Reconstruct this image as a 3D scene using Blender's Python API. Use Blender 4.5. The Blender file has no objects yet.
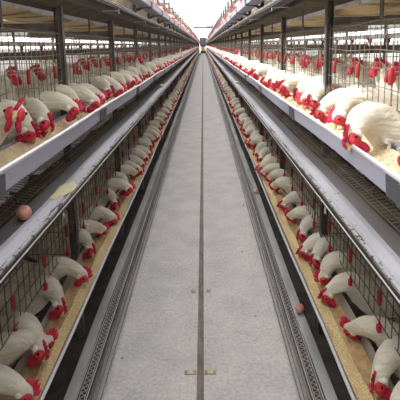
import bpy, math, random
from mathutils import Vector, Matrix
random.seed(11)
PI = math.pi
scn = bpy.context.scene
COL = scn.collection

# ------------------------------------------------------------------ helpers
class MB:
    def __init__(s): s.v = []; s.f = []; s.m = []
    def add(s, vs, fs, mi=0):
        o = len(s.v); s.v += [tuple(v) for v in vs]
        s.f += [tuple(i + o for i in f) for f in fs]; s.m += [mi] * len(fs)
    def box(s, a, b, mi=0):
        x0, y0, z0 = [min(p, q) for p, q in zip(a, b)]; x1, y1, z1 = [max(p, q) for p, q in zip(a, b)]
        s.add([(x0,y0,z0),(x1,y0,z0),(x1,y1,z0),(x0,y1,z0),(x0,y0,z1),(x1,y0,z1),(x1,y1,z1),(x0,y1,z1)],
              [(0,3,2,1),(4,5,6,7),(0,1,5,4),(1,2,6,5),(2,3,7,6),(3,0,4,7)], mi)
    def tube(s, pts, r, n=6, mi=0, caps=True):
        pts = [Vector(p) for p in pts]
        rr = r if isinstance(r, (list, tuple)) else [r] * len(pts)
        vs = []; fs = []
        for i, p in enumerate(pts):
            t = (pts[min(i+1, len(pts)-1)] - pts[max(i-1, 0)]).normalized()
            ref = Vector((0,0,1)) if abs(t.z) < .9 else Vector((1,0,0))
            a = t.cross(ref).normalized(); b = a.cross(t)
            for k in range(n):
                an = 2*PI*(k+.5)/n
                vs.append(p + (a*math.cos(an) + b*math.sin(an))*rr[i])
        for i in range(len(pts)-1):
            for k in range(n):
                fs.append((i*n+k, i*n+(k+1)%n, (i+1)*n+(k+1)%n, (i+1)*n+k))
        if caps:
            fs.append(tuple(range(n))[::-1]); fs.append(tuple((len(pts)-1)*n+k for k in range(n)))
        s.add(vs, fs, mi)
    def extr(s, prof, y0, y1, mi=0, closed=True, seg=1, wob=None):
        n = len(prof); vs = []; fs = []
        for j in range(seg+1):
            y = y0 + (y1-y0)*j/seg
            for (x, z) in prof:
                dx, dz = wob(x, y, z) if wob else (0, 0)
                vs.append((x+dx, y, z+dz))
        for j in range(seg):
            for k in range(n if closed else n-1):
                k2 = (k+1) % n
                fs.append((j*n+k, j*n+k2, (j+1)*n+k2, (j+1)*n+k))
        if closed:
            fs.append(tuple(range(n))[::-1]); fs.append(tuple(seg*n+k for k in range(n)))
        s.add(vs, fs, mi)
    def ball(s, c, r, M=None, nu=10, nv=6, mi=0):
        rx, ry, rz = r if isinstance(r, (tuple, list)) else (r, r, r)
        M = M or Matrix.Identity(3); c = Vector(c); vs = []; fs = []
        vs.append(c + M @ Vector((0,0,rz)))
        for i in range(1, nv):
            th = PI*i/nv
            for k in range(nu):
                ph = 2*PI*k/nu
                vs.append(c + M @ Vector((rx*math.sin(th)*math.cos(ph), ry*math.sin(th)*math.sin(ph), rz*math.cos(th))))
        vs.append(c + M @ Vector((0,0,-rz)))
        for k in range(nu): fs.append((0, 1+k, 1+(k+1)%nu))
        for i in range(nv-2):
            for k in range(nu):
                a = 1+i*nu+k; b = 1+i*nu+(k+1)%nu
                fs.append((a, a+nu, b+nu, b))
        L = len(vs)-1; o = 1+(nv-2)*nu
        for k in range(nu): fs.append((o+k, L, o+(k+1)%nu))
        s.add(vs, fs, mi)
    def join(s, other, M):
        o = len(s.v)
        s.v += [tuple(M @ Vector(v)) for v in other.v]
        s.f += [tuple(i+o for i in f) for f in other.f]; s.m += other.m
    def mesh(s, name, mats, smooth=False):
        me = bpy.data.meshes.new(name); me.from_pydata(s.v, [], s.f); me.validate()
        for m in (mats if isinstance(mats, (list, tuple)) else [mats]): me.materials.append(m)
        me.polygons.foreach_set('material_index', s.m[:len(me.polygons)] if len(s.m) >= len(me.polygons) else [0]*len(me.polygons))
        if smooth: me.polygons.foreach_set('use_smooth', [True]*len(me.polygons))
        me.update(); return me
    def build(s, name, mats, parent=None, smooth=False):
        return link(name, s.mesh(name, mats, smooth), parent)

def link(name, me, parent=None):
    o = bpy.data.objects.new(name, me); COL.objects.link(o)
    if parent: o.parent = parent
    return o
def tag(o, label=None, cat=None, group=None, kind=None):
    for k, v in (('label', label), ('category', cat), ('group', group), ('kind', kind)):
        if v: o[k] = v
    return o
def empty(name, loc, rz=0, s=1):
    o = bpy.data.objects.new(name, None); COL.objects.link(o); o.empty_display_size = .05
    o.location = loc; o.rotation_euler = (0,0,rz); o.scale = (s,s,s); return o

ORD = ['first','second','third','fourth','fifth','sixth','seventh','eighth','ninth','tenth','eleventh','twelfth',
       'thirteenth','fourteenth','fifteenth','sixteenth']

# ------------------------------------------------------------------ materials
def mat(name, c, rough=.6, metal=0, c2=None, scale=8, lo=.4, hi=.6, bump=0, bscale=60, stretch=None,
        spots=None, spot_scale=40, spot_th=.68, trans=0, spec=.5):
    m = bpy.data.materials.new(name); m.use_nodes = True
    nt = m.node_tree; N = nt.nodes; L = nt.links
    b = N['Principled BSDF']; b.inputs['Roughness'].default_value = rough
    b.inputs['Metallic'].default_value = metal; b.inputs['Specular IOR Level'].default_value = spec
    b.inputs['Base Color'].default_value = (*c, 1)
    tc = N.new('ShaderNodeTexCoord'); vec = tc.outputs['Object']
    if stretch:
        mp = N.new('ShaderNodeMapping'); mp.inputs['Scale'].default_value = stretch
        L.new(vec, mp.inputs['Vector']); vec = mp.outputs[0]
    last = None
    if c2:
        n = N.new('ShaderNodeTexNoise'); n.inputs['Scale'].default_value = scale; n.inputs['Detail'].default_value = 6
        L.new(vec, n.inputs['Vector'])
        r = N.new('ShaderNodeMapRange'); r.inputs[1].default_value = lo; r.inputs[2].default_value = hi
        L.new(n.outputs['Fac'], r.inputs[0])
        mx = N.new('ShaderNodeMix'); mx.data_type = 'RGBA'
        mx.inputs[6].default_value = (*c, 1); mx.inputs[7].default_value = (*c2, 1)
        L.new(r.outputs[0], mx.inputs[0]); last = mx.outputs[2]
    if spots:
        n = N.new('ShaderNodeTexNoise'); n.inputs['Scale'].default_value = spot_scale; n.inputs['Detail'].default_value = 3
        L.new(tc.outputs['Object'], n.inputs['Vector'])
        r = N.new('ShaderNodeMapRange'); r.inputs[1].default_value = spot_th; r.inputs[2].default_value = spot_th+.04
        L.new(n.outputs['Fac'], r.inputs[0])
        mx = N.new('ShaderNodeMix'); mx.data_type = 'RGBA'
        if last: L.new(last, mx.inputs[6])
        else: mx.inputs[6].default_value = (*c, 1)
        mx.inputs[7].default_value = (*spots, 1); L.new(r.outputs[0], mx.inputs[0]); last = mx.outputs[2]
    if last: L.new(last, b.inputs['Base Color'])
    if bump:
        n = N.new('ShaderNodeTexNoise'); n.inputs['Scale'].default_value = bscale; n.inputs['Detail'].default_value = 4
        L.new(vec, n.inputs['Vector'])
        bp = N.new('ShaderNodeBump'); bp.inputs['Strength'].default_value = bump; bp.inputs['Distance'].default_value = .01
        L.new(n.outputs['Fac'], bp.inputs['Height']); L.new(bp.outputs[0], b.inputs['Normal'])
    return m

M_feather = mat('white_feathers', (.82,.78,.66), .8, c2=(.60,.545,.41), scale=11, lo=.42, hi=.78, bump=.9, bscale=48, stretch=(.45,1.3,1.3), spec=.15)
M_comb    = mat('red_comb_skin', (.66,.02,.075), .45, c2=(.46,.012,.05), scale=60, bump=.5, bscale=200)
M_face    = mat('red_face_skin', (.70,.05,.07), .55, c2=(.5,.015,.035), scale=90)
M_lobe    = mat('white_earlobe', (.85,.84,.80), .5)
M_beak    = mat('horn_beak', (.62,.42,.22), .4)
M_eye     = mat('dark_eye', (.02,.01,.008), .15)
M_leg     = mat('yellow_leg_scale', (.66,.48,.2), .6)
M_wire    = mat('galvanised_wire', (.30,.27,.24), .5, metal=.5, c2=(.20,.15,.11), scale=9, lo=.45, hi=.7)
M_wirelow = mat('dark_lower_wire', (.16,.13,.11), .6, metal=.3, c2=(.08,.05,.035), scale=9, lo=.45, hi=.7)  # darker wire for the lower tier
M_post    = mat('grey_painted_steel', (.17,.16,.155), .55, metal=.3, c2=(.10,.085,.075), scale=14, bump=.1)
M_trough  = mat('lavender_grey_sheet', (.42,.42,.51), .38, metal=.15, c2=(.35,.35,.41), scale=5, stretch=(1,.25,1))
M_dull    = mat('dull_beige_trough_sheet', (.42,.38,.34), .6, c2=(.32,.28,.25), scale=6, stretch=(1,.3,1))
M_strip   = mat('worn_strip_wire', (.42,.38,.37), .5, metal=.3)
M_lip2    = mat('worn_outer_rim', (.50,.48,.47), .45, metal=.2, spots=(.08,.06,.05), spot_scale=60, spot_th=.56)
M_shade   = mat('dark_brown_shade_sheet', (.075,.06,.045), .9, c2=(.15,.115,.08), scale=12)  # dark brown of the sheets added to deepen shade in the lower tier
M_lip     = mat('worn_metal_lip', (.66,.65,.68), .35, metal=.3)
M_bracket = mat('grey_joint_plate', (.13,.135,.155), .4, metal=.5)
M_ledge   = mat('dusty_grey_tray', (.17,.165,.17), .6, metal=.1, c2=(.12,.11,.105), scale=6, stretch=(1,.2,1), spots=(.16,.13,.1), spot_scale=55, spot_th=.70)
M_belt    = mat('pale_egg_belt', (.46,.46,.51), .55, c2=(.34,.34,.36), scale=7, stretch=(1,.25,1), spots=(.10,.075,.05), spot_scale=70, spot_th=.665)
M_black   = mat('black_rubber_edge', (.03,.028,.026), .6)
M_gap     = mat('dark_floor_shade', (.07,.06,.055), .85, c2=(.045,.035,.03), scale=9)  # dark colour stands for the shade under the cages
M_galv    = mat('galvanised_sheet', (.46,.46,.45), .5, metal=.25, c2=(.33,.33,.33), scale=9, stretch=(1,.3,1))
M_feed    = mat('cracked_maize_feed', (.92,.74,.40), .9, c2=(.68,.50,.24), scale=170, lo=.42, hi=.62, bump=1.0, bscale=230)
M_feedb   = mat('brown_fine_feed', (.50,.34,.17), .9, c2=(.38,.25,.12), scale=40, bump=.4, bscale=160)
M_feedm   = mat('pale_mash_feed', (.74,.60,.40), .9, c2=(.58,.43,.26), scale=60, lo=.42, hi=.7, bump=.8, bscale=160)
M_red     = mat('red_plastic', (.36,.03,.028), .45, c2=(.26,.025,.025), scale=30)
M_spill   = mat('dried_yellow_spill', (.62,.52,.28), .85, c2=(.5,.46,.36), scale=30)
M_manure  = mat('tan_manure_belt', (.78,.63,.38), .85, c2=(.30,.20,.11), scale=5, lo=.50, hi=.62, bump=.8, bscale=20)
M_skirt   = mat('pale_blue_plastic_sheet', (.62,.68,.76), .5, c2=(.34,.35,.36), scale=11, lo=.5, hi=.66)
M_pvc     = mat('white_water_pipe', (.82,.84,.88), .4)
M_egg     = mat('brown_egg_shell', (.55,.27,.22), .45, c2=(.46,.20,.16), scale=40)
M_eggp    = mat('pale_egg_shell', (.68,.50,.42), .45, c2=(.6,.42,.34), scale=40)
M_roof    = mat('white_roof_sheet', (.86,.87,.88), .6)
M_purlin  = mat('glare_white_purlin', (.55,.56,.58), .6)  # pale colour stands for glare washing out the purlins
_n = M_roof.node_tree; _t = _n.nodes.new('ShaderNodeBsdfTranslucent'); _t.inputs[0].default_value = (.85,.87,.9,1)
_m = _n.nodes.new('ShaderNodeMixShader'); _m.inputs[0].default_value = .55
_n.links.new(_n.nodes['Principled BSDF'].outputs[0], _m.inputs[1]); _n.links.new(_t.outputs[0], _m.inputs[2])
_n.links.new(_m.outputs[0], _n.nodes['Material Output'].inputs[0])
M_wall    = mat('white_washed_wall', (.75,.74,.72), .8, c2=(.66,.64,.6), scale=3)
M_seam    = mat('brown_seam_strip', (.20,.16,.135), .75, c2=(.13,.10,.085), scale=14, stretch=(3,.6,1))
M_steel   = mat('bare_steel_fitting', (.30,.28,.23), .5, metal=.5, c2=(.45,.38,.2), scale=40)
M_dark    = mat('dark_blue_cart_paint', (.05,.055,.08), .5)
M_warm    = mat('orange_cart_panel', (.75,.40,.16), .5)
M_tyre    = mat('black_rubber_tyre', (.02,.02,.02), .7)

def concrete():
    m = mat('pale_worn_concrete', (.56,.53,.515), .8, c2=(.455,.44,.44), scale=5, lo=.35, hi=.65, bump=.25, bscale=35,
            spots=(.20,.16,.14), spot_scale=22, spot_th=.70)
    nt = m.node_tree; N = nt.nodes; L = nt.links; b = N['Principled BSDF']
    src = b.inputs['Base Color'].links[0].from_socket
    tc = N.new('ShaderNodeTexCoord'); n = N.new('ShaderNodeTexNoise'); n.inputs['Scale'].default_value = 60; n.inputs['Detail'].default_value = 6
    L.new(tc.outputs['Object'], n.inputs['Vector'])
    r = N.new('ShaderNodeMapRange'); r.inputs[1].default_value = .3; r.inputs[2].default_value = .7; r.inputs[3].default_value = .80; r.inputs[4].default_value = 1.12
    L.new(n.outputs['Fac'], r.inputs[0])
    v = N.new('ShaderNodeVectorMath'); v.operation = 'SCALE'; L.new(src, v.inputs[0]); L.new(r.outputs[0], v.inputs['Scale'])
    L.new(v.outputs[0], b.inputs['Base Color'])
    return m
M_floor = concrete()

# ------------------------------------------------------------------ layout constants
FX = .62            # half distance to the cage fronts
BAY = 1.14; Y0 = -.25; NB = 70; YE = Y0 + NB*BAY
LIPS = {'lower': .48, 'middle': 1.21, 'upper': 1.94}
SIDES = {'left': (-1, 0), 'right': (1, PI)}
def place(o, side, y, z):
    s, rz = SIDES[side]; o.location = (s*FX, y, z); o.rotation_euler = (0,0,rz); return o
# every row element is modelled facing +x with x = 0 at the cage front, z = 0 at the feed trough's lip

# ------------------------------------------------------------------ setting
b = MB(); b.box((-3.6,-3,-.1), (3.6,YE+12,0)); tag(b.build('floor', M_floor), kind='structure')
b = MB(); b.box((-.016,-3,0), (.016,YE,.003)); tag(b.build('trim_1', M_seam), kind='structure')
for sx, nm in ((-1,'left'), (1,'right')):
    b = MB(); b.box((sx*3.4,-3,0), (sx*3.5,YE+2,1.5))
    for k in range(12): b.box((sx*3.38, -3+k*7.4, .9), (sx*3.5, -2.9+k*7.4, 3.2))
    b.box((sx*3.38,-3,1.72), (sx*3.5,YE+2,3.25))
    tag(b.build('wall_'+nm, M_wall), kind='structure')
b = MB()
b.box((-3.5,YE+2,0), (-1.25,YE+2.15,3.9)); b.box((1.25,YE+2,0), (3.5,YE+2.15,3.9)); b.box((-1.25,YE+2,3.0), (1.25,YE+2.15,3.9))
tag(b.build('wall_far', M_wall), kind='structure')
b = MB(); b.box((-3.5,-3.1,0), (3.5,-3,4.15)); tag(b.build('wall_near', M_wall), kind='structure')
# roof: two slopes with an open ridge above the aisle
b = MB()
for sx in (-1, 1):
    x0, x1, z0, z1 = (-2.7 if sx < 0 else .55), sx*3.7, (3.57 if sx < 0 else 4.2), 3.2
    b.add([(x0,-3,z0),(x1,-3,z1),(x1,YE+2,z1),(x0,YE+2,z0),(x0,-3,z0+.04),(x1,-3,z1+.04),(x1,YE+2,z1+.04),(x0,YE+2,z0+.04)],
          [(0,1,2,3),(7,6,5,4),(0,4,5,1),(1,5,6,2),(2,6,7,3),(3,7,4,0)])
    k = -2.0
    while k < YE+1:
        b.add([(x0,k,z0-.06),(x1,k,z1-.06),(x1,k+.07,z1-.06),(x0,k+.07,z0-.06),(x0,k,z0),(x1,k,z1),(x1,k+.07,z1),(x0,k+.07,z0)],
              [(0,1,2,3),(7,6,5,4),(0,4,5,1),(1,5,6,2),(2,6,7,3),(3,7,4,0)], 1); k += 2.2
tag(b.build('ceiling', [M_roof, M_purlin]), kind='structure')

# small steel fittings let into the floor beside the seam
def fitting(x, y, w, label):
    b = MB(); b.box((-w,-.012,0), (w,.012,.006)); b.tube([(-w*.7,0,.005),(-w*.7,0,.011)], .006, 6); b.tube([(w*.7,0,.005),(w*.7,0,.011)], .006, 6)
    o = b.build('floor_fitting', M_steel); o.location = (x,y,0.0); tag(o, label, 'floor fitting', 'steel fittings across the floor seam')
fitting(-.046, 1.79, .028, 'near small steel fitting in the floor left of the brown seam')
fitting(.046, 1.79, .028, 'near small steel fitting in the floor right of the brown seam')
fitting(-.046, 2.46, .012, 'farther tiny steel fitting in the floor left of the brown seam')
fitting(.046, 2.46, .012, 'farther tiny steel fitting in the floor right of the brown seam')

b = MB(); b.tube([(-1.2,0,0),(1.2,0,0)], .13, 8)
for sx in (-1,1): b.box((sx*1.2-.04,-.04,-.06), (sx*1.2+.04,.04,.44))
o = b.build('cross_beam', M_post); o.location = (.05,54,3.62); tag(o, 'grey cross beam spanning high above the far end of the aisle', 'beam')

# ------------------------------------------------------------------ long channels
YL0, YL1 = Y0-.02, YE
def fray(x, y, z):
    if x < .17: return wob(x, y, z)
    return (-.003+.003*math.sin(y*13)+.002*math.sin(y*37+1)+.0015*math.sin(y*91), .002*math.sin(y*3.1)+.0015*math.sin(y*23))
def wob(x, y, z): return (.0025*math.sin(y*2.1+.7)+.0015*math.sin(y*5.3), .002*math.sin(y*3.1))
for side in SIDES:
    s, rz = SIDES[side]
    def P(o, z):                                       # a long thing; local y runs the other way on the right-hand side
        o.location = (s*FX, 0, z); o.rotation_euler = (0,0,rz); return o
    ya, yb = (YL0, YL1) if side == 'left' else (-YL1, -YL0)
    sg = 1 if side == 'left' else -1
    for tier, lz in LIPS.items():
        # feed trough
        t = empty('feed_trough', (0,0,0)); P(t, lz)
        tag(t, f'long {"lavender-grey" if tier!="lower" else "pale-lipped grey"} feed trough running along the {tier} tier on the {side}', 'feed trough', 'feed troughs')
        b = MB()
        prof = [(.165,0),(.160,-.060),(.150,-.066),(.04,-.066),(.03,-.060),(.022,-.012),(.025,-.012),(.035,-.055),(.045,-.062),(.147,-.062),(.155,-.056),(.161,0)]
        if tier == 'lower': prof = [(.165,0),(.138,-.062),(.130,-.066),(.04,-.066),(.03,-.060),(.022,-.012),(.025,-.012),(.035,-.055),(.045,-.062),(.127,-.062),(.133,-.058),(.161,0)]
        b.extr(prof, ya, yb, seg=280, wob=wob); b.build('channel', M_trough if tier != 'lower' else M_dull, t)
        b = MB(); b.extr([(.169,.001),(.169,-.006),(.165,-.009),(.159,-.004),(.159,.001),(.164,.005)], ya, yb, seg=280, wob=wob)
        b.build('rolled_lip', M_lip, t)
        n = 0
        jm = MB()
        if tier == 'lower': jm.extr([(.168,-.004),(.140,-.066),(.136,-.062),(.164,-.004)], -.018, .018)
        else: jm.extr([(.168,-.010),(.164,-.062),(.152,-.071),(.035,-.071),(.035,-.067),(.152,-.067),(.160,-.060),(.164,-.010)], -.03, .03); jm.extr([(.170,-.012),(.167,-.062),(.156,-.074),(.12,-.074),(.12,-.070),(.152,-.070),(.163,-.060),(.166,-.012)], .03, .09)
        jmesh = jm.mesh('joint_bracket', M_bracket)
        for i in range(48):
            o = link('joint_bracket', jmesh, t); o.location = (0, sg*(Y0+BAY*(i+.93)+.12), 0)
        # feed
        b = MB(); W = 7; vs = []; fs = []
        ny = 900
        for j in range(ny+1):
            u = (j/ny)**2.2; y = ya+(yb-ya)*u if side == 'left' else yb-(yb-ya)*u
            for k in range(W):
                x = .036+(.122 if tier != 'lower' else .100)*k/(W-1)
                e = 0 if k in (0, W-1) else 1
                vs.append((x, y, -.040+e*(.006*math.sin(y*17+k)+.004*random.uniform(-1,1)) - .012*math.sin(PI*k/(W-1)) + (.022*(1-k/(W-1)) if tier != 'lower' else 0)))
        for j in range(ny):
            for k in range(W-1): fs.append((j*W+k, j*W+k+1, (j+1)*W+k+1, (j+1)*W+k))
        b.add(vs, fs); b.m = [0 if q % (W-1) >= 3 else 1 for q in range(len(fs))]
        o = b.build('feed', [M_feed, M_feedb] if tier == 'lower' else [M_feedm, M_feedm], None, True); P(o, lz)
        tag(o, f'{"yellow cracked maize" if tier=="lower" else "pale mash"} feed lying in the {tier} trough on the {side}', 'feed', kind='stuff')
        # egg tray
        t = empty('egg_tray', (0,0,0)); P(t, lz)
        if tier != 'lower':
            z = -.21
            tag(t, f'long grey egg tray ledge with pale outer belt below the {tier} trough on the {side}', 'egg tray', 'egg trays')
            b = MB(); b.extr([(.08,z),(.131,z),(.131,z-.004),(.084,z-.004),(.084,z-.03),(.08,z-.03)], ya, yb, seg=280, wob=wob); b.build('tray_panel', M_ledge, t)
            b = MB(); b.extr([(.131,z+.001),(.150,z+.005),(.180,z+.003),(.184,z-.003),(.180,z-.006),(.150,z-.002),(.131,z-.004)], ya, yb, seg=2400, wob=fray); b.build('egg_belt', M_belt, t)
            b = MB(); b.extr([(.12,z-.006),(.190,z-.004),(.190,z-.014),(.12,z-.012)], ya, yb); b.build('belt_bed', M_black, t)
            b = MB(); b.extr([(.185,z+.002),(.193,z+.002),(.193,z-.012),(.185,z-.012)], ya, yb, seg=280, wob=wob); b.build('outer_rim', M_lip2, t)
            b = MB(); b.extr([(.078,z-.028),(-.06,z-.055),(-.06,z-.058),(.078,z-.031)], ya, yb); b.build('shade_sheet', M_shade, t)  # added dark sheet, gives the shade seen through the roll-out mesh
            b = MB(); b.extr([(.197,z-.004),(.197,z-.026),(.190,z-.026),(.190,z-.010),(.192,z-.004)], ya, yb, seg=280, wob=wob); b.build('edge_rail', M_black, t)
            b = MB(); b.tube([(.199,ya,z-.012),(.199,yb,z-.012)], .0022, 6); b.build('edge_wire', M_strip, t)
            bm_ = MB(); bm_.box((.19,-.004,z-.05), (.194,.004,z-.01)); bm_.box((.10,-.006,z-.034), (.192,.006,z-.028)); bme = bm_.mesh('tray_bracket', M_lip)
            for i in range(40):
                o = link('tray_bracket', bme, t); o.location = (0, sg*(Y0+BAY*(i+.4)), 0)
        else:
            z = -.31
            tag(t, f'low grey egg tray with twisted wire mesh strip along the floor on the {side}', 'egg tray', 'egg trays')
            b = MB(); b.extr([(.100,z),(.143,z),(.143,z-.005),(.105,z-.005),(.105,z-.03),(.100,z-.03)], ya, yb, seg=280, wob=wob); b.build('tray_panel', M_galv, t)
            b = MB(); b.box((.143,ya,z-.02), (.190,yb,z-.016)); b.build('belt_bed', M_black, t)
            b = MB()
            for x in (.148, .187): b.tube([(x,ya,z-.001),(x,yb,z-.001)], .0022, 5)
            y = Y0
            while y < 22:                                # a zig-zag chain of wire between the two edge wires
                d = .026 if y < 8 else .052
                b.tube([(.156,sg*y,z-.004),(.178,sg*(y+d*.5),z-.002),(.156,sg*(y+d),z-.004)], .0019, 4, caps=False)
                y += d
            b.tube([(.156,ya,z-.003),(.156,yb,z-.003)], .0016, 4); b.tube([(.179,ya,z-.003),(.179,yb,z-.003)], .0016, 4)
            b.build('mesh_strip', M_strip, t)
            b = MB()
            for x, zz in ((.191,z-.05),(.196,z-.09),(.203,z-.13)): b.tube([(x,ya,zz),(x,yb,zz)], .0022, 5)
            b.build('pull_cable', M_post, t)
            fb = MB(); fb.box((.11,-.012,-.47), (.135,.012,z-.005)); fb.box((.11,-.008,z-.03), (.188,.008,z-.02)); fm = fb.mesh('foot', M_post)
            for i in range(60):
                o = link('foot', fm, t); o.location = (0, sg*(Y0+BAY*i+.01), 0)
        # water pipe
        b = MB(); b.tube([(-.30,ya,.315),(-.30,yb,.315)], .013, 8)
        o = b.build('water_pipe', M_pvc, None, True); P(o, lz)
        tag(o, f'white water pipe running through the {tier} tier cages on the {side}', 'pipe', 'water pipes')
        # manure belt + skirt under the middle and upper tiers
        if tier != 'lower':
            t = empty('manure_belt', (0,0,0)); P(t, lz)
            tag(t, f'tan manure belt with pale plastic skirt beneath the {tier} tier on the {side}', 'conveyor belt', 'manure belts')
            b = MB()
            def sag(x, y, z): return (0, .012*math.sin(y*PI*2/BAY)+.006*math.sin(y*7.3+x*9))
            b.extr([(-.12,-.262),(-.20,-.275),(-.35,-.282),(-.50,-.275),(-.60,-.262),(-.60,-.256),(-.35,-.274),(-.12,-.256)], ya, yb, seg=560, wob=sag)
            b.build('belt', M_manure, t, True)
            b = MB()
            def ripple(x, y, z): return (.010*math.sin(y*19)+.006*math.sin(y*43), .006*math.sin(y*11) if z < -.24 else 0)
            b.extr([(-.095,-.205),(-.110,-.275),(-.114,-.275),(-.099,-.205)], ya, yb, seg=900, wob=ripple)
            b.build('skirt', M_skirt, t, True)
    for tier, lz in LIPS.items():
        b = MB(); b.extr([(-.62,-.262),(-.90,-.282),(-1.17,-.262),(-1.17,-.255),(-.90,-.274),(-.62,-.255)], ya, yb, seg=560, wob=lambda x,y,z: (0,.010*math.sin(y*5.5)))
        o = b.build('manure_belt', M_manure, None, True); P(o, lz)
        tag(o, f'tan manure belt of the back-to-back row behind the {side} {tier} tier', 'conveyor belt', 'manure belts')
    # added dark slab for the shade under the cages, behind the low egg tray
    b = MB(); b.box((-1.2,ya,-.475), (.09,yb,-.455)); o = b.build('floor_shade_slab', M_gap); P(o, .48)
    tag(o, f'dark slab for the shade on the floor beneath the {side} cages', 'channel', 'floor shade slabs')

# loose metal strip lying over the feed in the right middle trough
b = MB(); b.box((-.008,-.065,0), (.008,.065,.003)); b.box((-.008,-.065,-.010), (-.005,.065,0)); b.box((-.004,.058,-.03),(.004,.062,0)); b.box((-.004,-.062,-.03),(.004,-.058,0))
o = b.build('metal_strip', M_lip); o.location = (.575,1.29,1.216); o.rotation_euler = (0,0,0)
tag(o, 'short shiny metal strip bridging the right middle trough behind a feeding hen', 'metal strip')

# ------------------------------------------------------------------ posts
pm = MB(); pm.box((-.017,-.017,0), (.017,-.012,2.45)); pm.box((-.017,-.017,0), (-.012,.017,2.45)); pm.box((.012,-.017,0), (.017,.017,2.45))
for z in [k*.12+.1 for k in range(19)]: pm.box((-.005,-.019,z), (.005,-.0165,z+.02))
pmesh = pm.mesh('post', M_post)
cm = MB(); cm.box((-.60,-.012,-.018), (-.018,.012,.018)); cm.box((-.60,-.012,.014), (-.018,.03,.018)); cmesh = cm.mesh('cross_member', M_post)
bm2 = MB(); bm2.extr([(.018,-.072),(.10,-.072),(.10,-.076),(.018,-.11)], -.006, .006); bkmesh = bm2.mesh('trough_bracket', M_post)
for side in SIDES:
    for i in range(NB+1):
        y = Y0+BAY*i
        t = place(empty('support_post', (0,0,0)), side, y, 0)
        k = i-1
        if 0 < i <= 12: lab = f'grey steel support post at the cage fronts, {ORD[i-1]} from the camera on the {side}'
        elif i == 0: lab = f'grey steel support post beside the camera at the {side} cage fronts'
        else: lab = f'distant grey steel support post past the twelfth on the {side}'
        tag(t, lab, 'post', 'support posts' if i <= 12 else f'distant support posts on the {side}')
        link('upright', pmesh, t)
        if i <= 16:
            for lz in LIPS.values():
                o = link('cross_member', cmesh, t); o.location = (0,0,lz+.385)
                o = link('cross_member', cmesh, t); o.location = (0,0,lz+.255)
                o = link('trough_bracket', bkmesh, t); o.location = (0,0,lz)

# ------------------------------------------------------------------ cages
WR = .0014
def front_grid(step=.0475, r=WR, lod=False):
    b = MB(); h = BAY/2-.02
    n = int(round(2*h/step))
    for k in range(n+1):
        y = -h + 2*h*k/n
        b.tube([(0,y,.085),(0,y,.355)], r*1.25, 4, caps=False)
    for z in ((.085,.14,.20,.26,.31,.355) if not lod else (.09,.26,.35)):
        w = .004
        b.tube([(.0028,-h,z+w*math.sin(1)),(.0028,-h/2,z-w),(.0028,0,z+w),(.0028,h/2,z-w*.5),(.0028,h,z)], r*1.35, 4, caps=False)
    return b
def side_grid(y):
    b = MB()
    for k in range(13):
        x = -.02-.57*k/12; b.tube([(x,y,-.15),(x,y,.355)], WR, 4, caps=False)
    for z in (-.14,-.02,.10,.22,.35): b.tube([(0,y+.002,z),(-.59,y+.002,z)], WR*1.3, 4, caps=False)
    return b
def back_grid(lod=False):
    b = MB(); h = BAY/2-.02; n = 12 if lod else 26
    for k in range(n+1):
        y = -h+2*h*k/n; b.tube([(-.585,y,-.11),(-.585,y,.355)], WR, 4, caps=False)
    for z in (-.1,.05,.2,.35): b.tube([(-.583,-h,z),(-.583,h,z)], WR*1.3, 4, caps=False)
    return b
def floor_grid(lod=False, x1=.079):
    b = MB(); h = BAY/2-.004; n = 14 if lod else 45
    for k in range(n+1):
        y = -h+2*h*k/n; b.tube([(x1,y,-.20),(0,y,-.185),(-.585,y,-.12)], .0013, 4, caps=False)
    xs = [x1-.004, x1-.03, .02, -.05, -.15, -.28, -.42, -.57] if not lod else [x1-.004,-.2,-.5]
    for x in xs:
        z = -.185-.015*x/x1 if x > 0 else -.185-.065*x/.585*1
        z = -.185 - .015*max(x,0)/x1 + .065*max(-x,0)/.585
        b.tube([(x,-h,z-.002),(x,h,z-.002)], .0014, 4, caps=False)
    return b
def top_grid():
    b = MB(); h = BAY/2-.01
    for x in (-.12,-.36,-.5): b.tube([(x,-h,.362),(x,h,.362)], .0015, 4, caps=False)
    for k in range(9):
        y = -h+2*h*k/8; b.tube([(0,y,.365),(-.585,y,.365)], .0015, 4, caps=False)
    return b
def latch_rod(y):
    b = MB(); b.tube([(.008,y,.07),(.009,y,.30)], .0026, 6); return b
def latch(y, mm=MB):
    b = MB()
    b.add(*_capsule((.013, y, .185), .0105, .027, .006)); return b
def _capsule(c, w, h, d):
    pr = []
    for k in range(12):
        a = 2*PI*k/12; pr.append((w*math.cos(a), (h-w)*(1 if math.sin(a) > 0 else -1)+w*math.sin(a) if abs(math.sin(a)) > .01 else (h-w)*0))
    vs = []; n = 12
    for sc, xx in ((.75,-d),(1,-d*.5),(1,d*.5),(.75,d)):
        for (p, q) in pr: vs.append((c[0]+xx, c[1]+p*sc, c[2]+q*(sc*.15+.85)))
    fs = []
    for j in range(3):
        for k in range(n): fs.append((j*n+k, j*n+(k+1)%n, (j+1)*n+(k+1)%n, (j+1)*n+k))
    fs.append(tuple(range(n))[::-1]); fs.append(tuple(3*n+k for k in range(n)))
    return vs, fs
LY = [-.4275,-.1425,.1425,.4275]
parts = {}
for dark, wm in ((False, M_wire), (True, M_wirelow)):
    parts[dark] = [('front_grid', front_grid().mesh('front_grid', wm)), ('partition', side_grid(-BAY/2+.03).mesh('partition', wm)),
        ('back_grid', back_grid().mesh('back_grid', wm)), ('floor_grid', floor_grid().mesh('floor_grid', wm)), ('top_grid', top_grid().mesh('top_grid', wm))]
bs = MB(); bs.box((-.592,-BAY/2+.01,-.12), (-.589,BAY/2-.01,.355)); parts[True].append(('back_shade_sheet', bs.mesh('back_shade_sheet', M_shade)))  # added dark sheet that darkens the lower cages between the hens
rodm = latch_rod(0).mesh('latch_rod', M_wire)
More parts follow.
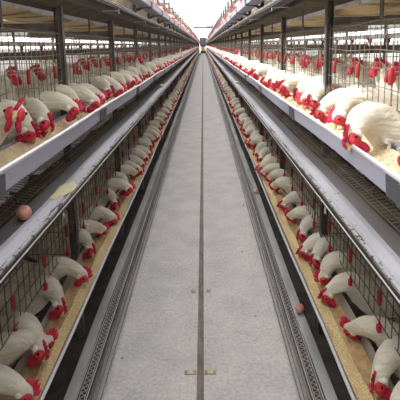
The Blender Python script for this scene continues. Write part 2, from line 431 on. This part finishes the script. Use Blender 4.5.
latm = latch(0).mesh('latch', M_red, True)
clip = MB(); clip.box((.004,-.008,.062), (.016,.008,.086)); clip.box((.006,-.003,.086), (.012,.003,.10)); clipm = clip.mesh('clip', M_comb)
drk = MB(); drk.tube([(-.30,0,.30),(-.30,0,.285)], .010, 8); drk.tube([(-.30,0,.288),(-.30,0,.262)], .005, 8); drk.tube([(-.30,0,.325),(-.30,0,.30)], .015, 8); drkm = drk.mesh('drinker', M_red)
hg = MB(); hg.box((-.012,-.008,.355), (-.004,.008,.52)); hg.box((-.03,-.008,.512),(-.004,.008,.52)); hgm = hg.mesh('hanger', M_post)
lodm = {}
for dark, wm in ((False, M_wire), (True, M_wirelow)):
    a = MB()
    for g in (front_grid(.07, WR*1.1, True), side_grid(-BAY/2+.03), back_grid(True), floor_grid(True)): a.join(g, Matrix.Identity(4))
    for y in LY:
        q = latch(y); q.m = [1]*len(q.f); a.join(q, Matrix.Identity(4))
    if dark: a.box((-.592,-BAY/2+.01,-.12), (-.589,BAY/2-.01,.355), 3)  # the same added darkening sheet on distant lower cages
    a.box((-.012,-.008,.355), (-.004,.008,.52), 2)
    lodm[dark] = a.mesh('battery_cage', [wm, M_red, M_post, M_shade])
NCAGE = 50
for side in SIDES:
    for tier, lz in LIPS.items():
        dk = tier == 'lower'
        for i in range(NCAGE):
            y = Y0+BAY*(i+.5)
            if i < 12:
                t = place(empty('battery_cage', (0,0,0)), side, y, lz)
                lab = f'wire cage bay of laying hens, {ORD[i]} from the camera in the {tier} tier, {side} side'
                tag(t, lab, 'cage', 'cage bays')
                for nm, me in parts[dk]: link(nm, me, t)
                if tier != 'upper':
                    link('hanger', hgm, t)
                for ly in LY:
                    r_ = link('latch_rod', rodm, t); r_.location = (0,ly,0)
                    c_ = link('latch', latm, r_); tag(c_, 'red plastic latch')
                    c_ = link('clip', clipm, r_); tag(c_, 'small red clip')
                    d_ = link('drinker', drkm, t); d_.location = (0,ly+.14,0) if ly < .3 else (0,ly+.08,0)
            else:
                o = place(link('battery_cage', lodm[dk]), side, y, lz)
                tag(o, f'distant wire cage bay past the twelfth in the {tier} tier, {side} side', 'cage', f'distant {tier} tier cage bays on the {side}')
# remaining far cages and the back-to-back rows facing the neighbouring aisles, as one object
far = MB(); simple = MB()
for g in (front_grid(.12, .002, True),): simple.join(g, Matrix.Identity(4))
fl = MB(); h = BAY/2
for x in (-.05,-.3,-.55): fl.tube([(x,-h,-.16),(x,h,-.16)], .002, 4, caps=False)
simple.join(fl, Matrix.Identity(4))
twin = MB(); twin.join(front_grid(.06, .0014, True), Matrix.Identity(4)); twin.join(fl, Matrix.Identity(4))
twin.box((.155,-h,-.06), (.165,h,0), 1)
twin.box((.155,-h,-.06), (.03,h,-.063), 1)
twin.box((-.01,-h-.01,-.3), (.01,-h+.01,.45), 2)
for side in SIDES:
    s, rz = SIDES[side]
    for tier, lz in LIPS.items():
        for i in range(NCAGE, NB):
            far.join(simple, Matrix.Translation((s*FX, Y0+BAY*(i+.5), lz)) @ Matrix.Rotation(rz, 4, 'Z'))
        for i in range(0, 24):
            far.join(twin, Matrix.Translation((s*(FX+1.2), Y0+BAY*(i+.5), lz)) @ Matrix.Rotation(rz+PI, 4, 'Z'))
tag(far.build('battery_cage', [M_wire, M_trough, M_post]), 'remaining wire cages at the far end and in the rows behind', 'cage', kind='stuff')

# ------------------------------------------------------------------ hens
def catmull(P, n):
    out = []; m = len(P)
    for j in range(n):
        u = j/(n-1)*(m-1); i = min(int(u), m-2); t = u-i
        p0, p1, p2, p3 = P[max(i-1,0)], P[i], P[i+1], P[min(i+2,m-1)]
        out.append([.5*((2*b_)+(-a+c)*t+(2*a-5*b_+4*c-d)*t*t+(-a+3*b_-3*c+d)*t**3) for a, b_, c, d in zip(p0,p1,p2,p3)])
    return out
# spine: x, y, z, half-width, half-height (floor under the feet at z = 0, cage front at x = 0)
BODY = [(-.41,0,.295,.004,.006),(-.375,0,.27,.022,.03),(-.32,0,.225,.05,.052),(-.25,0,.18,.071,.076),(-.17,0,.155,.078,.083),(-.09,0,.158,.074,.078)]
HEAD = lambda x,y,z,dx,dz,dy=0: [(x,y,z,.0215,.0255),(x+dx*.017,y+dy*.017,z+dz*.017,.0145,.017),(x+dx*.024,y+dy*.024,z+dz*.024,.006,.007)]
SH = [(-.03,0,.200,.060,.062)]
INS = [(-.26,0,.165,.072,.075),(-.205,0,.21,.058,.055),(-.165,0,.262,.040,.042),(-.15,0,.300,.029,.031),(-.14,0,.335,.022,.026)]
POSE = {
 'down':   BODY+SH+[(.015,0,.224,.047,.048),(.052,.004,.224,.036,.038),(.083,.008,.209,.028,.030),(.104,.010,.192,.0225,.026)]+HEAD(.118,.012,.176,.6,-.8),
 'steep':  BODY[:-1]+[(-.10,0,.170,.076,.082),(-.045,0,.215,.060,.062),(.005,0,.240,.047,.048),(.040,.004,.240,.037,.039),(.062,.010,.217,.029,.031),(.073,.014,.196,.0225,.026)]+HEAD(.082,.018,.178,.35,-.93),
 'near':   BODY+[(-.03,-.005,.200,.060,.062),(.012,-.020,.224,.047,.048),(.046,-.042,.224,.036,.038),(.070,-.064,.210,.028,.030),(.085,-.082,.194,.0225,.026)]+HEAD(.095,-.097,.180,.45,-.6,-.6),
 'away':   BODY+[(-.03,.005,.200,.060,.062),(.012,.020,.224,.047,.048),(.046,.042,.224,.036,.038),(.070,.064,.210,.028,.030),(.085,.082,.194,.0225,.026)]+HEAD(.095,.097,.180,.45,-.6,.6),
 'out':    BODY+SH+[(.015,0,.234,.047,.048),(.058,0,.243,.036,.038),(.094,0,.235,.028,.030),(.118,0,.222,.0225,.026)]+HEAD(.135,0,.208,.8,-.6),
 'look':   BODY+SH+[(.012,0,.232,.055,.056),(.052,-.006,.250,.042,.044),(.085,-.016,.262,.032,.035),(.103,-.032,.268,.025,.029)]+HEAD(.110,-.052,.268,.25,-.15,-.95),
 'raised': BODY[:-1]+[(-.10,0,.165,.072,.075),(-.045,0,.21,.058,.055),(-.005,0,.262,.040,.042),(.012,0,.300,.029,.031),(.020,0,.335,.022,.026)]+HEAD(.036,0,.352,1,0),
 'inside': [(x-.16,y,z,w,h_) for x,y,z,w,h_ in BODY[:-1]]+INS+HEAD(-.125,0,.352,1,0),
}
def frames(sp):
    fr = []
    for i, p in enumerate(sp):
        a = Vector(sp[max(i-1,0)][:3]); c = Vector(sp[min(i+1,len(sp)-1)][:3])
        t = (c-a).normalized(); Y = Vector((0,1,0)); s_ = (Y-Y.dot(t)*t).normalized(); u = t.cross(s_)
        fr.append((Vector(p[:3]), t, s_, u))
    return fr
def body_mb(pose, rings, seg, mi=0):
    sp = catmull(POSE[pose], rings); fr = frames(sp); b = MB(); vs = []; fs = []
    for (c, t, s_, u), p in zip(fr, sp):
        for k in range(seg):
            a = 2*PI*k/seg; e = 1+.045*math.sin(3*a+c.x*31)+.03*math.sin(5*a-c.x*67+1)+.02*math.sin(9*a+c.x*140)
            vs.append(c+s_*math.cos(a)*max(p[3],.002)*e+u*math.sin(a)*max(p[4],.002)*e)
    for i in range(rings-1):
        for k in range(seg): fs.append((i*seg+k, i*seg+(k+1)%seg, (i+1)*seg+(k+1)%seg, (i+1)*seg+k))
    fs.append(tuple(range(seg))[::-1]); fs.append(tuple((rings-1)*seg+k for k in range(seg)))
    b.add(vs, fs, mi)
    return b
def head_frame(pose):
    sp = POSE[pose]; fr = frames(sp); c, t, s_, u = fr[-3]; return c, t, s_, u
def comb_mb(pose, flop):
    c, t, s_, u = head_frame(pose); b = MB()
    # serrated blade along the skull, leaning to one side
    prof = [(.024,.008),(.032,.018),(.027,.027),(.019,.024),(.013,.036),(.006,.028),(-.001,.040),(-.008,.029),(-.015,.036),(-.021,.025),(-.030,.026),(-.032,.012),(-.022,.004),(0,.008)]
    n = len(prof); vs = []
    for off in (-.0055, 0, .0055):
        k = 1.0 if off == 0 else .90
        for (x, z) in prof:
            lean = flop*max(0, z-.012)*.9
            vs.append(c+t*(x*k)+u*(.006+z*k)+s_*(off+lean))
    fs = []
    for j in (0, 1):
        for q in range(n): fs.append((j*n+q, j*n+(q+1)%n, (j+1)*n+(q+1)%n, (j+1)*n+q))
    fs.append(tuple(range(n))[::-1]); fs.append(tuple(2*n+q for q in range(n)))
    b.add(vs, fs); return b
def basis(t, s_, u): return Matrix((t, s_, u)).transposed()
def make_hen_meshes(pose, flop):
    c, t, s_, u = head_frame(pose); B = basis(t, s_, u); out = []
    bb = body_mb(pose, 34, 18)
    for sg in (-1, 1):                                       # folded wings and tail feathers belong to the plumage
        x0 = -.16 if pose == 'inside' else 0
        bb.ball((x0-.20, sg*.066, .172), (.115,.018,.052), Matrix.Rotation(.28, 3, 'Y'), 14, 8)
    for k in (-2,-1,0,1,2):
        x0 = -.16 if pose == 'inside' else 0
        bb.ball((x0-.385, k*.008, .283-abs(k)*.006), (.055,.006,.016), Matrix.Rotation(k*.12, 3, 'Z') @ Matrix.Rotation(.55, 3, 'Y'), 8, 6)
    out.append(('body', bb.mesh('body', M_feather, True)))
    out.append(('comb', comb_mb(pose, flop).mesh('comb', M_comb)))
    f = MB()
    for sg in (-1,1): f.ball(c+t*.006+s_*sg*.012-u*.001, (.021,.014,.020), B, 12, 8)
    out.append(('face', f.mesh('face', M_face, True)))
    w = MB()
    for sg in (-1,1): w.ball(c+t*.008+s_*sg*.012-u*.030, (.016,.0085,.022), B @ Matrix.Rotation(.2*sg, 3, 'X'), 10, 8)
    out.append(('wattles', w.mesh('wattles', M_comb, True)))
    for sg in (-1,1):
        w = MB(); w.ball(c-t*.016+s_*sg*.0215-u*.004, (.010,.006,.012), B, 8, 6)
        out.append(('earlobe', w.mesh('earlobe', M_lobe, True)))
    k = MB(); k.tube([c+t*.014, c+t*.028-u*.001, c+t*.042-u*.006], [.0095,.0065,.0012], 8); out.append(('beak', k.mesh('beak', M_beak, True)))
    for sg in (-1,1):
        e = MB(); e.ball(c+t*.006+s_*sg*.0255+u*.005, .0045, None, 8, 6); out.append(('eye', e.mesh('eye', M_eye, True)))
    x0 = -.16 if pose == 'inside' else 0
    for sg in (-1,1):
        l = MB(); X = x0-.17; Y_ = sg*.035; zf = .012+.11*abs(X)
        l.tube([(X,Y_,.11),(X-.012,Y_,.075),(X,Y_,zf)], [.016,.008,.0065], 8)
        for a in (-.5,0,.5,PI): l.tube([(X,Y_,zf),(X+.035*math.cos(a),Y_+.035*math.sin(a),zf-.005)], [.005,.0025], 6)
        out.append(('leg', l.mesh('leg', M_leg, True)))
    return out
HEN = {p: make_hen_meshes(p, f) for p, f in (('down',.8),('steep',-.7),('near',-.9),('away',.9),('out',.7),('look',.5),('raised',-.5),('inside',.6))}
def low_hen(pose, fine=True):
    b = body_mb(pose, 13 if fine else 9, 8 if fine else 6)
    c, t, s_, u = head_frame(pose); B = basis(t, s_, u)
    b.ball(c+u*.022+t*.0, (.028,.008,.018), B, 6, 4, 1)
    b.ball(c+t*.006, (.017,.0235,.018), B, 6, 4, 1)
    b.ball(c-u*.029+t*.006, (.013,.014,.019), B, 6, 4, 1)
    if fine: b.tube([c+t*.014, c+t*.04-u*.005], [.008,.002], 4, 2)
    return b
LOW = {p: low_hen(p) for p in HEN}; LOWC = {p: low_hen(p, False) for p in HEN}
WORDS = {'down':'head lowered straight into the feed','steep':'','look':'','near':'neck bent toward the camera','away':'neck bent away from the camera',
         'out':'beak pushed out over the trough lip','raised':'head held up at the bars','inside':'standing back inside the cage'}
specs = []
for side in SIDES:
    for tier, lz in LIPS.items():
        for i in range(NB):
            nn = 6; base = Y0+BAY*i
            for k in range(nn):
                if random.random() < (.06 if i > 1 else .04): continue
                y = base+BAY*(k+.5)/nn+random.uniform(-.02,.02)
                pose = random.choices(['down','steep','near','away','out','raised'], [3.5,3,3,3,1.2,.6 if tier != 'lower' else .2])[0]
                specs.append(dict(side=side, tier=tier, bay=i, y=y, pose=pose, dx=random.uniform(-.012,.012), yaw=random.uniform(-.16,.16),
                                  sc=random.uniform(.98,1.1), lz=lz, tilt=random.uniform(-.03,.03)))
            if i < 26:
                nb_ = {'middle':4,'upper':3,'lower':2}[tier]
                for k in range(nb_):
                    y = base+BAY*(k+.5)/nb_+random.uniform(-.05,.05)
                    specs.append(dict(side=side, tier=tier, bay=i, y=y, pose='inside', dx=random.uniform(-.06,-.02), yaw=random.uniform(-.5,.5)+PI*(k%2)*0,
                                      sc=random.uniform(.92,1.04), lz=lz, tilt=0))
def score(q):
    d = q['y'] if q['y'] > .55 else 60+abs(q['y'])          # birds beside or behind the camera are outside the frame
    return d*(1.6 if q['pose'] == 'inside' else 1)*(1.5 if q['tier'] == 'upper' else 1) + (6 if q['tier']=='upper' and q['pose']=='inside' else 0)
EXPL = {('left','lower'): [(.80,'down'),(.98,'near'),(1.147,'down'),(1.31,'near'),(1.385,'away'),(1.575,'near'),(1.81,'down'),(2.07,'near'),(2.30,'away'),(2.46,'down'),(2.72,'near')],
        ('right','lower'): [(.84,'down'),(1.0,'near'),(1.155,'near'),(1.43,'away'),(1.66,'down'),(1.80,'steep'),(1.92,'near'),(2.05,'down'),(2.19,'near'),(2.46,'away'),(2.66,'down')],
        ('left','middle'): [(.72,'down'),(.92,'near'),(1.09,'near'),(1.21,'look'),(1.425,'steep'),(1.55,'near'),(1.785,'out'),(1.98,'steep'),(2.15,'down'),(2.40,'away'),(2.62,'near'),(2.80,'down')],
        ('right','middle'): [(.66,'down'),(.86,'steep'),(1.03,'near'),(1.235,'near'),(1.62,'steep'),(1.79,'down'),(2.00,'near'),(2.15,'steep'),(2.29,'near'),(2.48,'out'),(2.62,'down'),(2.82,'near')]}
for (sd, tr), lst in EXPL.items():
    ymax = lst[-1][0]+.13
    specs = [q for q in specs if not (q['side']==sd and q['tier']==tr and q['pose']!='inside' and lst[0][0]-.13 < q['y'] < ymax)]
    for yh, po in lst:
        # 'near' and 'away' are meant as seen from the camera; on the right-hand side the bird faces the other way
        y = yh+{'near':.097,'away':-.097,'look':.05}.get(po,0)
        if sd == 'right': po = {'near':'away','away':'near'}.get(po, po)
        specs.append(dict(side=sd, tier=tr, bay=int((y-Y0)//BAY), y=y, pose=po, dx=-.018+random.uniform(-.01,.01)+{('right',1.235):.07,('left',1.21):.03}.get((sd,yh),0), yaw=random.uniform(-.08,.08), sc=random.uniform(.98,1.05)+(.06 if tr == 'middle' else -.02), lz=LIPS[tr], tilt=0))
if 0: c_ = min((q for q in specs if q['side']=='left' and q['tier']=='middle' and q['pose']!='inside'), key=lambda q: abs(q['y']-1.22))
specs.sort(key=score)
NH = 300; near = specs[:NH]; rest = specs[NH:]
near.sort(key=lambda q: (q['side'], q['tier'], q['bay'], q['y']))
cnt = {}
def hen_matrix(q, ex=0, flip=0):
    s, rz = SIDES[q['side']]
    zo = q['lz']-.185+.004
    p = Vector((s*FX, q['y'], zo)) 
    a = rz+(q['yaw'] if q['pose'] != 'inside' else q['yaw'])+flip
    loc = p+Matrix.Rotation(rz, 3, 'Z') @ Vector((q['dx']+ex, 0, .0))
    return loc, a
for q in near:
    loc, a = hen_matrix(q)
    t = empty('hen', loc, a, q['sc']); t.rotation_euler = (0, q['tilt'], a)
    key = (q['side'], q['tier'], q['bay'], q['pose'] == 'inside'); n = cnt.get(key, 0); cnt[key] = n+1
    bay = ORD[q['bay']] if q['bay'] < 16 else 'distant'
    if q['pose'] == 'inside': lab = f"white hen {ORD[n]} in back row, {q['side']} {q['tier']} tier, {bay} cage from camera"
    else:
        pz = q['pose']
        if q['side'] == 'right': pz = {'near':'away','away':'near'}.get(pz, pz)
        wd = {'down':'head lowered','steep':'head straight down','look':'face to camera','near':'neck bent nearer','away':'neck bent away','out':'beak over lip','raised':'head raised'}[pz]
        lab = f"white hen, {wd}, {ORD[n]} at trough, {q['side']} {q['tier']} tier, {bay} cage from camera"
    tag(t, lab, 'hen', f"hens in the {q['side']} {q['tier']} tier")
    for nm, me in HEN[q['pose']]:
        if q['y'] > 7 and nm in ('leg','eye'): continue
        link(nm, me, t)
fl = MB()
for q in rest:
    loc, a = hen_matrix(q)
    M = Matrix.Translation(loc) @ Matrix.Rotation(a, 4, 'Z') @ Matrix.Scale(q['sc'], 4)
    fl.join((LOW if q['y'] < 18 else LOWC)[q['pose']], M)
for side in SIDES:                                            # birds of the back-to-back rows
    for tier, lz in LIPS.items():
        for i in range(16):
            for k in range(5):
                q = dict(side=side, y=Y0+BAY*i+BAY*(k+.5)/5+random.uniform(-.04,.04), lz=lz, dx=0, yaw=random.uniform(-.3,.3), pose='down')
                loc, a = hen_matrix(q, -1.2, PI)
                fl.join(LOWC[random.choice(['down','out','raised','near'])], Matrix.Translation(loc) @ Matrix.Rotation(a, 4, 'Z'))
tag(fl.build('hen', [M_feather, M_comb, M_beak], None, True), 'remaining white hens far down the tiers and in the rows behind', 'hen', kind='stuff')

# ------------------------------------------------------------------ eggs
def egg_mesh(m):
    b = MB(); vs = []; n = 20; R_ = 14; fs = []
    pts = []
    for i in range(R_+1):
        th = PI*i/R_; x = -.0275*math.cos(th); r = .0215*math.sin(th)*(1-.12*math.cos(th)*-1*-1)
        pts.append((x, r))
    vs = [(pts[0][0],0,0)]
    for (x, r) in pts[1:-1]:
        for k in range(n): vs.append((x, r*math.cos(2*PI*k/n), r*math.sin(2*PI*k/n)))
    vs.append((pts[-1][0],0,0)); m_ = len(pts)-2
    for k in range(n): fs.append((0, 1+(k+1)%n, 1+k))
    for i in range(m_-1):
        for k in range(n): fs.append((1+i*n+k, 1+i*n+(k+1)%n, 1+(i+1)*n+(k+1)%n, 1+(i+1)*n+k))
    for k in range(n): fs.append((len(vs)-1, 1+(m_-1)*n+k, 1+(m_-1)*n+(k+1)%n))
    b.add(vs, fs); return b.mesh('egg', m, True)
EB, EP = egg_mesh(M_egg), egg_mesh(M_eggp)
for me, loc, rz, lab in (
    (EB, (-.497,1.21,1.0225), 1.95, 'large brown egg resting on the left ledge near the camera'),
    (EP, (-.47,5.2,1.0255), 1.2, 'small pale egg far along the left ledge'),
    (EP, (.47,5.45,1.0255), .6, 'small pale egg far along the right ledge'),
    (EB, (.497,1.98,.1925), 1.1, 'brown egg on the low right tray beside the trough'),
    (EP, (.490,3.75,.1925), .4, 'pale egg on the low right tray farther along')):
    o = link('egg', me); o.location = loc; o.rotation_euler = (0,0,rz); tag(o, lab, 'egg', 'eggs on the trays')

b = MB(); pts = [(.03*math.cos(a)*(1+.25*math.sin(3*a+1)), .095*math.sin(a)*(1+.2*math.sin(2*a+.5)+.1*math.sin(7*a))) for a in [2*PI*k/28 for k in range(28)]]
b.add([(x,y,0) for x,y in pts]+[(x*.9,y*.9,.002) for x,y in pts], [tuple(range(28,56))]+[(k,(k+1)%28,28+(k+1)%28,28+k) for k in range(28)])
o = b.build('feed_spill', M_spill); o.location = (-.462,1.46,1.0045); tag(o, 'dried yellow feed stain on the left egg belt beyond the brown egg', 'stain')
# ------------------------------------------------------------------ cart at the aisle's end
t = empty('feed_cart', (.03,66,0)); tag(t, 'small dark feed cart with an orange front panel at the far end of aisle', 'cart')
b = MB(); b.box((-.42,-.3,.25), (.42,.5,.62)); b.box((-.38,-.32,.3),(.38,-.3,.36)); b.build('chassis', M_dark, t)
b = MB(); b.extr([(-.36,.62),(.36,.62),(.30,1.25),(-.30,1.25)], -.28, .2); b.build('front_panel', M_warm, t)
b = MB(); b.extr([(-.45,1.25),(.45,1.25),(.52,2.5),(-.52,2.5)], -.32, .5); b.extr([(-.52,2.5),(.52,2.5),(.46,2.6),(-.46,2.6)], -.34, .52); b.build('hopper', M_dark, t)
b = MB(); b.box((-.5,-.3,2.55),(-.42,-.22,3.3)); b.box((.42,-.3,2.55),(.5,-.22,3.3)); b.box((-.5,-.3,3.2),(.5,-.22,3.3)); b.build('frame', M_post, t)
for x in (-.40,.40):
    for y in (-.2,.4):
        b = MB(); b.tube([(x-.04,y,.16),(x+.04,y,.16)], .16, 16); b.build('wheel', M_tyre, t)

# ------------------------------------------------------------------ light
w = bpy.data.worlds.new('World'); scn.world = w; w.use_nodes = True
bg = w.node_tree.nodes['Background']; bg.inputs[0].default_value = (1.0,.985,.97,1); bg.inputs[1].default_value = 3.9
def sun(d, e, ang, col):
    l = bpy.data.lights.new('sun', 'SUN'); l.energy = e; l.angle = math.radians(ang); l.color = col
    o = bpy.data.objects.new('sun', l); COL.objects.link(o); o.rotation_euler = Vector(d).to_track_quat('-Z','Y').to_euler(); o.location = (0,0,8)
sun((1.15,.2,-1), 5.5, 12, (1,.98,.96))

# ------------------------------------------------------------------ camera
cd = bpy.data.cameras.new('camera'); cam = bpy.data.objects.new('camera', cd); COL.objects.link(cam); scn.camera = cam
cd.sensor_width = 36; cd.lens = 433/400*36; cd.clip_start = .02; cd.clip_end = 300
cd.shift_y = -84/400
R = Matrix.Rotation(math.radians(.58), 4, 'Z') @ Matrix.Rotation(math.radians(90-9.3), 4, 'X') @ Matrix.Rotation(math.radians(-1.15), 4, 'Z')
cam.matrix_world = Matrix.Translation((.04,0,1.5)) @ R
vs_ = scn.view_settings; scn.display_settings.display_device = 'sRGB'
vs_.view_transform = 'Standard'; vs_.look = 'None'; vs_.gamma = 1; vs_.use_curve_mapping = False; vs_.exposure = 0
